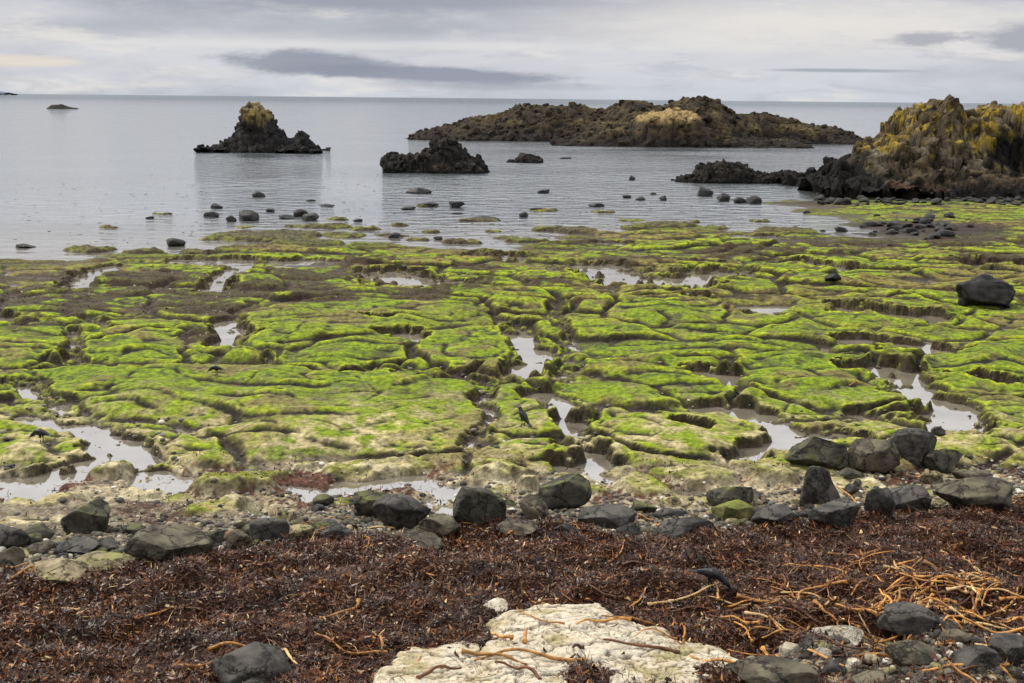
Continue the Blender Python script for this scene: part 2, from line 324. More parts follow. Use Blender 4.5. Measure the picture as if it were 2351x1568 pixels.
weed=ss(-.02,.42,weed+.75*nA+.6*nB-.08)*ss(-.2,.3,weed)
C=mixc(C,(.030,.016,.009),weed*.88)
weed2=ss(.22,.48,nB+.5*nA)*ss(36,46,Y)*.72
C=mixc(C,(.045,.028,.012),weed2)
edge=ss(3.5,.3,s+1.5*nA)*(Y>45); C=mixc(C,(.04,.03,.014),edge*.55)
sand=1-ss(.15,.6,shelf)
C2=np.zeros(Z.shape+(3,))+C3((.30,.245,.155))
C2=mixc(C2,(.42,.37,.24),ss(0,.5,nB)); C2=mixc(C2,(.09,.035,.02),ss(.1,.35,nA+.5*nD)); C2=mixc(C2,(.09,.075,.055),ss(-.15,-.55,nB+.3*nD))
C=C+(C2-C)*(sand*(Y<40)*(1-nslab))[...,None]
Cb=np.zeros(Z.shape+(3,))+C3((.30,.26,.12)); Cb=mixc(Cb,(.15,.17,.014),ss(-.2,.3,nA+.5*nB+.05)); Cb=mixc(Cb,(.44,.38,.24),ss(.0,.45,nB-.5*nA)*.8)
Cb=mixc(Cb,(.06,.05,.022),ss(.4,1.1,slope)*.7); Cb=mixc(Cb,(.02,.016,.01),ss(-.005,-.04,conv)*.85)  # crevice shade painted into the bump colours as well
C=C+(Cb-C)*(bump*sand)[...,None]
C=mixc(C,(.13,.12,.10),cobm*ss(.2,.8,1-fcb)*.4); C=mixc(C,(.035,.025,.018),cobm*ss(.05,.35,fcb)*.5)
C=mixc(C,(.05,.032,.018),(Z<.025)*(1-.5*sand))
C=mixc(C,(.030,.011,.005),bk)
dg=ss(84,89,Y+4*nA)*ss(18,24,X); C=mixc(C,(.022,.018,.014),dg*(.7+.3*ss(-.2,.2,nB)))
cx,cy=G(2095,528); dg2=ss(1.2,.6,np.hypot((X-cx)/6,(Y-cy)/4)+.3*nA); C=mixc(C,(.03,.022,.016),dg2)
C=np.clip(C,.003,.9)
rough=np.clip(.9-.45*ss(.12,.0,Z)-.1*weed,.3,.95)
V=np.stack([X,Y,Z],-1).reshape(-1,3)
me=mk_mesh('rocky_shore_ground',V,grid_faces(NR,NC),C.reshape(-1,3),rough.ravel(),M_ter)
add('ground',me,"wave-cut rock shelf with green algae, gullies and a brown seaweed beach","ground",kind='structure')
lys0=math.log(Y0)
def hterr(x,y):
    x=np.asarray(x,float); y=np.asarray(y,float)
    r=np.clip((np.log(y)-lys0)/RR,0,NR-1.001); c=np.clip((x/y+TM)/(2*TM)*(NC-1),0,NC-1.001)
    i=r.astype(int); j=c.astype(int); a=r-i; b=c-j
    return (Z[i,j]*(1-a)+Z[i+1,j]*a)*(1-b)+(Z[i,j+1]*(1-a)+Z[i+1,j+1]*a)*b
# ---------------------------------------------------------------- pale limestone outcrop
wp=[G(*p) for p in [(800,1600),(870,1545),(960,1510),(1020,1480),(1080,1455),(1150,1430),(1210,1412),(1300,1408),(1400,1422),(1470,1450),(1580,1478),(1690,1508),(1750,1550),(1770,1640)]]
wp+=[(wp[-1][0]-.2,8.6),(wp[0][0]+.2,8.6)]
gx=np.arange(-3,3.6,.0125); gy=np.arange(8.9,14.2,.0125); WX,WY=np.meshgrid(gx,gy)
q1=fbm(WX*1.2,WY*1.2,4,301); q2=fbm(WX*1.2,WY*1.2,4,302); q3=fbm(WX*5,WY*5,3,307); q4=fbm(WX*5,WY*5,3,308)
d=sdf_poly(WX+.3*q1,WY+.3*q2,wp)
wf1,wf2,wc,_,_=worley(WX/.5+.9*q1+.2*q3,WY/.3+.9*q2+.2*q4,304)
wg1,wg2,wgc,_,_=worley(WX/.16+1.0*q3,WY/.085+1.0*q4,308)
cm=ss(-.5,.2,fbm(WX*.9,WY*.9,3,316))
crk=ss(.0,.085,wf2-wf1); crk2=1-(1-ss(0,.13,wg2-wg1))*(.25+.75*cm)
WTs=zbase(WY)+.11
WH=WTs-.17+(.25)*ss(-.1,.45,d)**.7+.12*np.exp(-((WX-.6)/1.0)**2-((WY-12.3)/.8)**2)+.035*wc*ss(0,.15,wf2-wf1)+.022*(crk-1)+.013*(crk2-1)+.05*fbm(WX*1.6,WY*1.6,5,309)+.010*wgc*crk2
wcol=np.zeros(WX.shape+(3,))+C3((.50,.44,.33)); wn=fbm(WX*1.5,WY*1.5,4,311); wn2=fbm(WX*7,WY*7,4,312)
wcol=mixc(wcol,(.32,.25,.14),ss(-.1,.5,wn+.3*wn2)*.85); wcol=mixc(wcol,(.60,.555,.46),ss(.1,.5,wn2)*.6); wcol=mixc(wcol,(.30,.28,.23),ss(.1,.5,-wn+.4*wn2)*.5)
wcol=mixc(wcol,(.04,.028,.016),(1-crk)*.92*ss(-.6,0,wn2+.4*wn)); wcol=mixc(wcol,(.06,.042,.025),(1-crk2)*.92)
wcol=mixc(wcol,(.2,.17,.08),ss(.3,.05,d)*.7); wcol=mixc(wcol,(.2,.2,.06),ss(.3,.6,wn)*.35)
keep=(d>-.12)
Fw=grid_faces(*WX.shape); kf=keep.ravel()[Fw].all(1)
def compact(V,F,Cc):
    used=np.zeros(len(V),bool); used[F.ravel()]=True; idx=np.cumsum(used)-1
    return V[used],idx[F],Cc[used]
V,F,Cc=compact(np.stack([WX,WY,WH],-1).reshape(-1,3),Fw[kf],wcol.reshape(-1,3))
M_lime=vmat('pale_limestone',nscale=14,contrast=.35,bump=.02,bscale=30,rough=.85,spec=.15)
add('limestone_outcrop',mk_mesh('limestone_outcrop',V,F,Cc,mat=M_lime),"cream white cracked limestone rock draped with kelp stalks","rock")
def surf(x,y,margin=0):
    h=hterr(x,y)
    x=np.asarray(x,float);y=np.asarray(y,float)
    i=np.clip(((y-8.9)/.0125).astype(int),0,len(gy)-1); j=np.clip(((x+3)/.0125).astype(int),0,len(gx)-1)
    ok=(x>-3)&(x<3.55)&(y>8.9)&(y<14.15)&keep[i,j]
    w=np.where(ok,WH[i,j],-9)
    if margin: return w>h+.015
    return np.maximum(h,w)
YY=np.exp(np.linspace(math.log(7.),math.log(148),5000))
def P(u,v,water=True):
    dd=bearing(u,v); x=dd.x/dd.y*YY; z=CAMZ+dd.z/dd.y*YY
    h=surf(x,YY)
    if water: h=np.maximum(h,0)
    k=np.argmax(z<=h) if (z<=h).any() else len(YY)-1
    return float(x[k]),float(YY[k]),float(h[k])
def depth_of(y,z): return y*math.cos(PITCH)+(CAMZ-z)*math.sin(PITCH)
# ---------------------------------------------------------------- sea
def water():
    m=bpy.data.materials.new('sea_water'); m.use_nodes=True; nt=m.node_tree; N=nt.nodes; L=nt.links
    for n in list(N):
        if n.type=='BSDF_PRINCIPLED': N.remove(n)
    out=[n for n in N if n.type=='OUTPUT_MATERIAL'][0]
    geo=N.new('ShaderNodeNewGeometry')
    def noise(scx,scy,det):
        mp=N.new('ShaderNodeMapping'); mp.inputs['Scale'].default_value=(scx,scy,1); L.new(geo.outputs['Position'],mp.inputs[0])
        n=N.new('ShaderNodeTexNoise'); n.inputs['Scale'].default_value=1; n.inputs['Detail'].default_value=det; L.new(mp.outputs[0],n.inputs['Vector']); return n
    a=noise(.5,.9,4); b=noise(3.0,4.5,2); p=noise(.03,.07,4)
    sy=N.new('ShaderNodeSeparateXYZ'); L.new(geo.outputs['Position'],sy.inputs[0])
    mr=N.new('ShaderNodeMapRange'); mr.inputs['From Min'].default_value=48; mr.inputs['From Max'].default_value=80; mr.inputs['To Min'].default_value=.02; mr.inputs['To Max'].default_value=1; L.new(sy.outputs['Y'],mr.inputs[0])
    pr=N.new('ShaderNodeMapRange'); pr.inputs['From Min'].default_value=.4; pr.inputs['From Max'].default_value=.6; pr.inputs['To Min'].default_value=.4; L.new(p.outputs[0],pr.inputs[0])
    mu=N.new('ShaderNodeMath'); mu.operation='MULTIPLY'; L.new(mr.outputs[0],mu.inputs[0]); L.new(pr.outputs[0],mu.inputs[1])
    s1=N.new('ShaderNodeMath'); s1.operation='MULTIPLY_ADD'; L.new(b.outputs[0],s1.inputs[0]); s1.inputs[1].default_value=.16; L.new(a.outputs[0],s1.inputs[2])
    bp=N.new('ShaderNodeBump'); bp.inputs['Distance'].default_value=.38; L.new(mu.outputs[0],bp.inputs['Strength']); L.new(s1.outputs[0],bp.inputs['Height'])
    fa=N.new('ShaderNodeMapRange'); fa.inputs['From Min'].default_value=150; fa.inputs['From Max'].default_value=2500; fa.interpolation_type='SMOOTHERSTEP'; L.new(sy.outputs['Y'],fa.inputs[0])
    cm_=N.new('ShaderNodeMixRGB'); L.new(fa.outputs[0],cm_.inputs[0]); cm_.inputs[1].default_value=(.97,.975,.99,1); cm_.inputs[2].default_value=(.64,.68,.72,1)
    gl=N.new('ShaderNodeBsdfGlossy'); gl.inputs['Roughness'].default_value=.05; L.new(cm_.outputs[0],gl.inputs['Color']); L.new(bp.outputs[0],gl.inputs['Normal'])
    dn=N.new('ShaderNodeMapRange'); dn.inputs['From Min'].default_value=45; dn.inputs['From Max'].default_value=75; dn.inputs['To Min'].default_value=0; dn.inputs['To Max'].default_value=1; L.new(sy.outputs['Y'],dn.inputs[0])
    nb_=noise(1.2,1.2,6)
    db=N.new('ShaderNodeMixRGB'); L.new(nb_.outputs[0],db.inputs[0]); db.inputs[1].default_value=(.05,.04,.025,1); db.inputs[2].default_value=(.26,.23,.18,1)
    dc=N.new('ShaderNodeMixRGB'); L.new(dn.outputs[0],dc.inputs[0]); L.new(db.outputs[0],dc.inputs[1]); dc.inputs[2].default_value=(.09,.10,.105,1)
    df=N.new('ShaderNodeBsdfDiffuse'); L.new(dc.outputs[0],df.inputs['Color'])
    fr=N.new('ShaderNodeFresnel'); fr.inputs['IOR'].default_value=5.5; L.new(bp.outputs[0],fr.inputs['Normal'])
    mx=N.new('ShaderNodeMixShader'); L.new(fr.outputs[0],mx.inputs[0]); L.new(df.outputs[0],mx.inputs[1]); L.new(gl.outputs[0],mx.inputs[2]); L.new(mx.outputs[0],out.inputs[0])
    return m
M_sea=water()
xs_=[-20000,-3000,-400,400,3000,20000]; yy_=[19.3,60,400,3000,40000]
V=[(x,y,0) for y in yy_ for x in xs_]
add('sea',mk_mesh('sea',V,grid_faces(len(yy_),len(xs_)),mat=M_sea),"calm grey sea and tide pools between the rocks","sea",kind='structure')
# ---------------------------------------------------------------- rocks
ICO={}
def ico(l):
    if l not in ICO:
        bm=bmesh.new(); bmesh.ops.create_icosphere(bm,subdivisions=l,radius=1)
        ICO[l]=(np.array([v.co[:] for v in bm.verts]),np.array([[v.index for v in f.verts] for f in bm.faces])); bm.free()
    return ICO[l]
def rock(l,cuts,seed,nz=.1,fine=.02,dmin=.5,dmax=.82):
    v,f=ico(l); v=v.copy(); r=np.random.default_rng(seed)
    v*= (1+nz*2*fbm3(v*1.1+seed,2,seed))[:,None]
    for i in range(cuts):
        n=r.normal(size=3); n[2]*=.8; n/=np.linalg.norm(n); d=r.uniform(dmin,dmax)
        ex=np.maximum(0,v@n-d); v-=n*ex[:,None]*.97
    v*= (1+nz*fbm3(v*2.2+seed,3,seed+3)+fine*fbm3(v*7+seed,3,seed+9))[:,None]
    v-=(v.max(0)+v.min(0))/2; v/=(v.max(0)-v.min(0))/2
    return v,f
BLOCKS=[rock(3,14,5000+i*31,.05,.03,.45,.75) for i in range(14)]
# ---------------------------------------------------------------- islets
def islet(name,ridges,res,block,label,style,pw=2.2,bmix=.55,amp=.3,wx=.0,cat="rock islet",nb=0,tall=1.1,bs=(.25,.8),tilt=.25,sink=.22):
    R=[]
    for r in ridges:
        pts=[sight(u,v,r['D']) for u,v in r['p']]
        R.append(dict(D=r['D'],x=np.array([p[0] for p in pts]),z=np.array([p[2] for p in pts]),f=r['f'],b=r['b'],p=r.get('pw',pw)))
    x0=min(r['x'].min() for r in R)-1;x1=max(r['x'].max() for r in R)+1
    y0=min(r['D']-r['f'] for r in R)-.6;y1=max(r['D']+r['b'] for r in R)+.6
    gx=np.arange(x0,x1,res); gy=np.arange(y0,y1,res*1.15); A,B=np.meshgrid(gx,gy)
    def Hf(x,y):
        h=np.full(x.shape,-2.)
        for r in R:
            zz=np.interp(x,r['x'],r['z'],left=-1,right=-1)
            dd=y-r['D']-wx*fbm(x/(block*3),x*0+r['D'],3,7); sN=np.where(dd<0,-dd/r['f'],dd/r['b'])
            h=np.maximum(h,(zz+.6)*(1-np.clip(sN,0,1.3)**r['p'])-.6)
        return h
    wxx=A+block*.6*fbm(A/block/2,B/block/2,3,401); wyy=B+block*.6*fbm(A/block/2,B/block/2,3,402)
    f1,f2,c,px,py=worley(wxx/block,wyy/block,403)
    f1s,f2s,cs,pxs,pys=worley(wxx/block*2.7,wyy/block*2.7,405)
    H0=Hf(A,B); Hb=Hf(px*block,py*block)+(c-.5)*block*.5; Hs=Hf(pxs*block/2.7,pys*block/2.7)+(cs-.5)*block*.25
    H=H0*(1-bmix)+bmix*(.5*Hb+.5*Hs)
    H+=amp*fbm(A/block/3,B/block/3,4,409)*ss(-.3,1.5,H0)+amp*.35*fbm(A/block*2,B/block*2,3,411)*ss(-.3,1,H0)
    H-=block*.16*(1-ss(0,.12,f2-f1))*bmix*2+block*.07*(1-ss(0,.12,f2s-f1s))*bmix*2
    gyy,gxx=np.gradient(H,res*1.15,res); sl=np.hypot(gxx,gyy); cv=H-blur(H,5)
    F=grid_faces(*A.shape); k=(H.ravel()[F]>-.45).any(1)
    V,F,Cc=compact(np.stack([A,B,H],-1).reshape(-1,3),F[k],np.stack([sl,cv],-1).reshape(-1,2))
    F=np.concatenate([F[:,[0,1,2]],F[:,[0,2,3]]]); ff=len(F)
    if nb:
        rr=np.random.default_rng(int(abs(x0)*10)+nb)
        wgt=(np.sqrt(1+np.minimum(sl,6)**2)*(H>-.1)*(H0>-.1)).ravel(); wgt/=wgt.sum()
        idx=rr.choice(wgt.size,nb,p=wgt)
        VV=[V];FF=[F];CC=[Cc];off=len(V)
        for q in idx:
            bx,by,bz=A.ravel()[q],B.ravel()[q],H.ravel()[q]
            s_=block*rr.uniform(*bs)*(.55 if rr.random()<.5 else 1)
            bv,bf=BLOCKS[rr.integers(len(BLOCKS))]
            an=rr.uniform(0,6.28); ta=rr.normal(0,tilt); tb=rr.normal(0,tilt)
            Rm=np.array((Matrix.Rotation(ta,3,'X')@Matrix.Rotation(tb,3,'Y')@Matrix.Rotation(an,3,'Z')))
            tl=tall*rr.uniform(.7,1.5)
            v=(bv*np.array([s_*.5,s_*.42,s_*.5*tl]))@Rm.T+np.array([bx,by,bz-s_*sink*tl])
            VV.append(v);FF.append(bf+off);off+=len(v); CC.append(np.stack([np.full(len(v),1.),bv[:,2]*.12*block+rr.normal(0,.1)],-1))
        V=np.concatenate(VV);F=np.concatenate(FF);Cc=np.concatenate(CC)
    a_,b_,h_=V[:,0][None],V[:,1][None],V[:,2][None]
    q=V/block
    n1=(fbm3(q/1.6,4,421)*1.3)[None]; n2=(fbm3(q*1.6,4,423)*1.3)[None]
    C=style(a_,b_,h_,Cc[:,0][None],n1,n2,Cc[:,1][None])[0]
    cx=float(V[:,0].mean());cy=float(V[:,1].mean()); V=V-np.array([cx,cy,0])
    add(name,mk_mesh(name,V,F,np.clip(C,.002,.9),mat=M_isl,flat_from=ff),label,cat,loc=(cx,cy,0))
def st_island(A,B,H,sl,n1,n2,cv):
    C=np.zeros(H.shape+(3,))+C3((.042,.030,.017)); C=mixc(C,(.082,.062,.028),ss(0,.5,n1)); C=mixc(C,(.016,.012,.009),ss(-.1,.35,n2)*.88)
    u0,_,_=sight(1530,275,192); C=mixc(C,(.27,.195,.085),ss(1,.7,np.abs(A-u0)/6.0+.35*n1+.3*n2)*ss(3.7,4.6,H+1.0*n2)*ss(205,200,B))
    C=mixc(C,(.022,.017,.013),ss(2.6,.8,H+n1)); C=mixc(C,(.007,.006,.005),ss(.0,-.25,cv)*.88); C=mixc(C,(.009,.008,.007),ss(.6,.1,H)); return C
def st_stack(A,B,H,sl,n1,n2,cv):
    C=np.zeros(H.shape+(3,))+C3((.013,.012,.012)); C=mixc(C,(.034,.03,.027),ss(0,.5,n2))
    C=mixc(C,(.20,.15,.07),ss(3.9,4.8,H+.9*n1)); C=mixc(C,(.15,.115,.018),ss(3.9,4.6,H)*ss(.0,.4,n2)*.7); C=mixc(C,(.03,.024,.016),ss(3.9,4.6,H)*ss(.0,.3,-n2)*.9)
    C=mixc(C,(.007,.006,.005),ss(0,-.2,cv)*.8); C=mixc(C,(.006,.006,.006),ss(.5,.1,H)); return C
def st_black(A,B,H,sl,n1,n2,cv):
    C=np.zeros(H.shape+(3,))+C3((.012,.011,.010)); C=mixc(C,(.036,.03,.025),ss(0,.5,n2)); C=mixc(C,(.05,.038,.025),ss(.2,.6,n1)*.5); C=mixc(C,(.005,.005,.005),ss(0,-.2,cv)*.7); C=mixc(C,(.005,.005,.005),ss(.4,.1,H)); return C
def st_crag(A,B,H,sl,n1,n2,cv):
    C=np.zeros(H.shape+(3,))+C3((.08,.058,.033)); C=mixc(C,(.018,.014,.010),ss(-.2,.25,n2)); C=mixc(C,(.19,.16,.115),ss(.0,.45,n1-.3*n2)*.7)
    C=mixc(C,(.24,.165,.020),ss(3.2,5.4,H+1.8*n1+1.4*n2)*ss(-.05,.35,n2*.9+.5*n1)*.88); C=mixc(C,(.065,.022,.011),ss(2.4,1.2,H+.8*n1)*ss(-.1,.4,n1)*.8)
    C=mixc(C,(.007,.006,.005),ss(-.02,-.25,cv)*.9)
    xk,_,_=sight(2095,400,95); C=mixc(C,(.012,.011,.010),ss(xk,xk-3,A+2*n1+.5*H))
    xr,_,zr=sight(2310,345,99); C=mixc(C,(.006,.005,.005),ss(1.15,.7,np.hypot((A-xr)/2.4,(H-zr)/1.9)+.3*n2))  # shade of a recess painted on as a black patch
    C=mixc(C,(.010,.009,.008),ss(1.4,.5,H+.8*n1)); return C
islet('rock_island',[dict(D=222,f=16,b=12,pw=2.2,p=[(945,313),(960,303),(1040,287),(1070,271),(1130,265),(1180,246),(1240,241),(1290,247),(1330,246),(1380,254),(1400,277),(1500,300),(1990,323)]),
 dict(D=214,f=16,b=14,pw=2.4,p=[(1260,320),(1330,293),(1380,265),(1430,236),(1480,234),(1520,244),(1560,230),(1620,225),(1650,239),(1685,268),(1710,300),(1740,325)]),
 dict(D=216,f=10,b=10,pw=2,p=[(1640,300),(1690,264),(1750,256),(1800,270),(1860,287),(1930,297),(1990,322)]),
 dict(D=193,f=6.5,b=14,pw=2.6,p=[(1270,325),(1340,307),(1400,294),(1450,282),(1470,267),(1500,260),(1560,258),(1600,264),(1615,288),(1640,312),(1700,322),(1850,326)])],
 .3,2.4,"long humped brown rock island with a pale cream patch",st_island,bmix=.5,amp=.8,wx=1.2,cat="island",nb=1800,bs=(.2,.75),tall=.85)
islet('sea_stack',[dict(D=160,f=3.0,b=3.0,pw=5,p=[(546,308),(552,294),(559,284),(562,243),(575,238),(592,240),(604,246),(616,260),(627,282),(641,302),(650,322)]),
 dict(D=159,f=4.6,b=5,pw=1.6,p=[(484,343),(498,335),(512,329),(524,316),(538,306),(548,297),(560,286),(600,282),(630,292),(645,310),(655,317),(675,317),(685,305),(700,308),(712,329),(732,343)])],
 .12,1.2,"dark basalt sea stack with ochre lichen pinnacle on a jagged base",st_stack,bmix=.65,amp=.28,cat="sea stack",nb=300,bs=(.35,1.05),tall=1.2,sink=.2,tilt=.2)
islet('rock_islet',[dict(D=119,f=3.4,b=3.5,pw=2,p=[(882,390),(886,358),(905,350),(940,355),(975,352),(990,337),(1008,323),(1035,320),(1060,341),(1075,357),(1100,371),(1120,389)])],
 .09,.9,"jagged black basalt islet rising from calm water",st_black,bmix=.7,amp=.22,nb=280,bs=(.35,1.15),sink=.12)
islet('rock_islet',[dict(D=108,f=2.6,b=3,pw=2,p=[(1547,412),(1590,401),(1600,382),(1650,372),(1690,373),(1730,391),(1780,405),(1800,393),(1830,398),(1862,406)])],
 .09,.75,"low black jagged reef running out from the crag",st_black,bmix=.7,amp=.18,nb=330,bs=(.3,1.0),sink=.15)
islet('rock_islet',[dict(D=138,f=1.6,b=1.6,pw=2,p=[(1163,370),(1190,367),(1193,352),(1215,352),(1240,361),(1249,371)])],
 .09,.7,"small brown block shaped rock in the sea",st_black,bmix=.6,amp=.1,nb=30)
islet('rock_islet',[dict(D=600,f=6,b=6,pw=2,p=[(112,248),(120,241),(140,239),(150,243),(164,247),(178,248)])],
 .4,1.6,"tiny far dark skerry on the open sea",st_black,bmix=.5,amp=.2)
islet('distant_island',[dict(D=6000,f=150,b=150,pw=2,p=[(-120,214),(-60,205),(-20,210),(0,209),(10,211),(22,213.5)])],
 12,60,"faint blue hill island on the horizon",lambda A,B,H,sl,n1,n2,cv:np.zeros(H.shape+(3,))+C3((.12,.15,.2)),bmix=.2,amp=2,cat="island")
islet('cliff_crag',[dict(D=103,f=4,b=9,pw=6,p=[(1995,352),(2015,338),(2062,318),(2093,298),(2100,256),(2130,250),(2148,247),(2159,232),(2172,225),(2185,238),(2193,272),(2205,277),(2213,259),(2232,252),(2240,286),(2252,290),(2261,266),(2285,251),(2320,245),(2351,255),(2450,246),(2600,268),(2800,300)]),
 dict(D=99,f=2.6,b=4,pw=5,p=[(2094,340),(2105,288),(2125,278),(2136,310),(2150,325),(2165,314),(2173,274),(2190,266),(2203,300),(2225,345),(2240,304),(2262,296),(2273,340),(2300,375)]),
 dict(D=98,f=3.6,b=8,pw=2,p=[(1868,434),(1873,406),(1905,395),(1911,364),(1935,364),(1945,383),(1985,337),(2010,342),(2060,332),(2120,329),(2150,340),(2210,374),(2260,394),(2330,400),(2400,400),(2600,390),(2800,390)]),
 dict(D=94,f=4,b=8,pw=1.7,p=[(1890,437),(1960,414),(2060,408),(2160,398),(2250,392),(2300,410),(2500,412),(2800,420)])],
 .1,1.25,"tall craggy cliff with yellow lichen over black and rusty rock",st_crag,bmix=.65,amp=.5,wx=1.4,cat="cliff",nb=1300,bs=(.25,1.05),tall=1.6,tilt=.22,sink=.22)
# ---------------------------------------------------------------- boulders
def boulder(u,v,w,h,mat,label,cuts=9,l=4,name='boulder',group='boulders along the shore',nz=.08,dep=.75,emb=.25):
    x,y,z=P(u,v); D=depth_of(y,z); W=w*D/FPX; ph=math.atan((CAMZ-z)/y)
    dpx=dep*w*math.sin(ph); hh=math.sqrt(max(h*h-dpx*dpx*.8,(.5*h)**2))/math.cos(ph)
    H=hh*D/FPX
    sd=int(u*7+v*13); V,F=rock(l,cuts,sd,nz)
    tot=H*(1+emb)
    V=V*np.array([W/2,W*dep/2,tot/2])
    zb_=float(hterr(x,y+W*dep*.4)); zb_=max(min(zb_,z),-.1) if z>0.001 else 0.0
    me=mk_mesh(name,V,F,mat=mat)
    return add(name,me,label,"rock",group,loc=(x,y+W*dep*.42,zb_+H-tot/2))
LD="dark grey angular basalt boulder on the pebbly shore"; LM="dark boulder with patches of green moss on shingle"; LB="brown weathered basalt boulder on the pebbly shore"
BL=[(190,1225,112,78,M_dkmoss,LM),(378,1292,195,78,M_brown,"wide flat grey brown boulder beside the seaweed"),(172,1278,106,42,M_dark,"smooth low grey boulder on shingle"),(18,1262,90,50,M_dark,LD),(15,1310,70,50,M_brown,LB),
(104,1334,150,52,M_tan,"tan flat rock at the edge of the seaweed"),(225,1312,160,46,M_tan,"yellowish tan rock at the edge of the seaweed"),(545,1268,62,52,M_brown,LB),(612,1244,95,52,M_dark,LD),
(860,1192,100,62,M_dkmoss,LM),(918,1218,140,84,M_dark,"grey tilted boulder with layered face"),(940,1246,160,42,M_brown,"low brown slab boulder against the seaweed bank"),(1008,1234,100,46,M_brown,LB),
(1100,1202,126,88,M_dkmoss,"blocky black boulder with green moss on its side"),(1225,1197,72,56,M_brown,LB),(1298,1173,124,78,M_dkmoss,"domed grey boulder with yellow green lichen"),(1398,1214,140,58,M_dark,"low rounded grey boulder on shingle"),(1190,1232,100,34,M_brown,LB),
(1578,1230,156,60,M_dark,"long rounded dark boulder on shingle"),(1540,1190,84,30,M_dark,LD),(1682,1164,112,54,M_dkmoss,LM),(1688,1200,98,50,M_moss,"smooth olive green rounded boulder"),(1788,1206,112,48,M_dark,LD),
(1889,1170,98,102,M_dark,"tall upright angular dark boulder"),(1880,1079,140,74,M_dkmoss,"large brown-black blocky boulder"),(2015,1090,118,78,M_brown,"squared brown boulder on pale rock"),(2108,1072,118,84,M_dark,"large rounded cracked dark boulder"),(2172,1088,94,52,M_dkmoss,LM),
(1925,1214,126,68,M_dark,"rounded dark cracked boulder on seaweed"),(2022,1180,72,64,M_dark,LD),(2086,1178,112,60,M_dark,LD),(2255,1166,180,66,M_brown,"wide low grey brown boulder on seaweed"),(2240,1110,90,30,M_brown,LB),(2156,1002,32,22,M_dark,"small dark stone by a pool"),
(2110,1464,160,70,M_dark,"rounded grey boulder among pebbles and kelp"),(2116,1534,134,68,M_brown,"grey brown boulder among pebbles and kelp"),(1790,1592,200,74,M_brown,"large grey brown boulder beside the limestone"),(2250,1545,110,50,M_dark,LD),(2335,1535,110,66,M_dark,LD),(2010,1585,150,50,M_brown,LB),(1920,1560,80,40,M_dark,LD),(2200,1490,70,36,M_brown,LB),
(558,1575,196,88,M_dark,"rounded grey boulder lying in brown seaweed"),(575,1600,120,45,M_dark,LD),
(1135,1408,62,30,M_white,"small white limestone rock in seaweed"),(1935,1484,120,36,M_white,"flat white stone among kelp stalks"),(1822,1515,60,40,M_white,"white stone among kelp stalks"),(1890,1520,50,30,M_white,"white stone among kelp stalks"),(1850,1560,60,36,M_tan,"pale stone among kelp stalks"),(1960,1540,40,24,M_white,"white stone among kelp stalks"),(2040,1560,46,26,M_tan,"pale stone among kelp stalks"),
(2140,1112,50,28,M_tan,"rounded tan stone on the shingle"),(1915,650,38,22,M_black,"small black rock on the green shelf"),
(1455,1232,70,30,M_dark,LD),(1300,1228,60,26,M_dark,LD),(770,1240,80,30,M_dark,LD),(690,1235,60,26,M_tan,"tan rock on the shingle beach"),(470,1255,80,34,M_dkmoss,LM),(80,1240,70,34,M_dkmoss,LM),(300,1230,60,26,M_dkmoss,LM),(1740,1195,60,30,M_dark,LD),(1480,1180,60,26,M_dkmoss,LM),(1560,1160,50,22,M_tan,"tan rock on the shingle beach"),(740,1165,50,26,M_dkmoss,LM),(650,1205,60,24,M_dark,LD),(230,1262,70,26,M_dark,LD),(1960,1100,60,24,M_dkmoss,LM),(2290,1130,70,30,M_dark,LD)]
for (u,v,w,h,m,lb) in BL:
    boulder(u,v,w,h,m,lb,cuts=(5 if m in (M_moss,M_tan) else 12),l=5 if w>90 else 4,nz=.12 if m is M_moss else .09)
boulder(2272,708,132,74,M_black,"low rounded dark rock on the green shelf",cuts=7,l=5,nz=.2,dep=.6)
for (u,v,w,h) in [(592,453,32,17),(495,479,30,13),(482,499,36,15),(568,507,48,28),(530,509,25,16),(688,498,35,20),(710,507,40,19),(655,503,40,11),(960,445,62,16),(1048,477,38,17),(937,482,35,9),(1248,444,30,10),(1112,502,84,15),(1202,499,22,14),(905,547,28,15),(1005,551,22,9),(400,566,46,22),(50,570,46,12),(1452,414,16,13),(1622,451,36,26),(1663,463,32,22),(1700,467,30,16),(1733,468,38,21),(1522,460,18,13),(1472,460,25,9),(1440,455,22,8),(985,474,44,10),(620,487,22,9),(750,474,36,6),(712,462,24,5),(820,509,24,7),(343,502,20,6),(1370,475,40,10),(1300,365,30,5),(1175,370,20,6),(1230,482,30,6),(1500,447,16,6),(1050,492,26,5),(1855,490,20,8),(930,620,22,9)]:
    boulder(u,v,w,h*.85,M_black,"dark wet rock standing in shallow sea water",cuts=9,l=3,name='sea_rock',group='dark rocks in the shallows',dep=.8,emb=.4)
COB={}
def cobs(mat,key,cuts,flat=.28):
    COB[key]=[]
    for i in range(7):
        V,F=rock(3,cuts,900+i*17+len(key),.06); COB[key].append(mk_mesh('cobble',V*np.array([.5,.38,flat]),F,mat=mat))
cobs(M_dark,'dark',4); cobs(M_tan,'tan',3); cobs(M_black,'black',9); cobs(M_dkmoss,'mossy',6); cobs(M_brown,'brown',5)
def cobble(x,y,size,key,label,group,name='cobble'):
    z=float(surf(x,y)); z=max(z,-.02)
    o=add(name,random.choice(COB[key]),label,"stone",group,loc=(x,y,z+size*.1),rot=(random.uniform(-.3,.3),random.uniform(-.3,.3),random.uniform(0,6.28)))
    o.scale=(size,size*random.uniform(.8,1.1),size*random.uniform(.7,1.1))
n=0
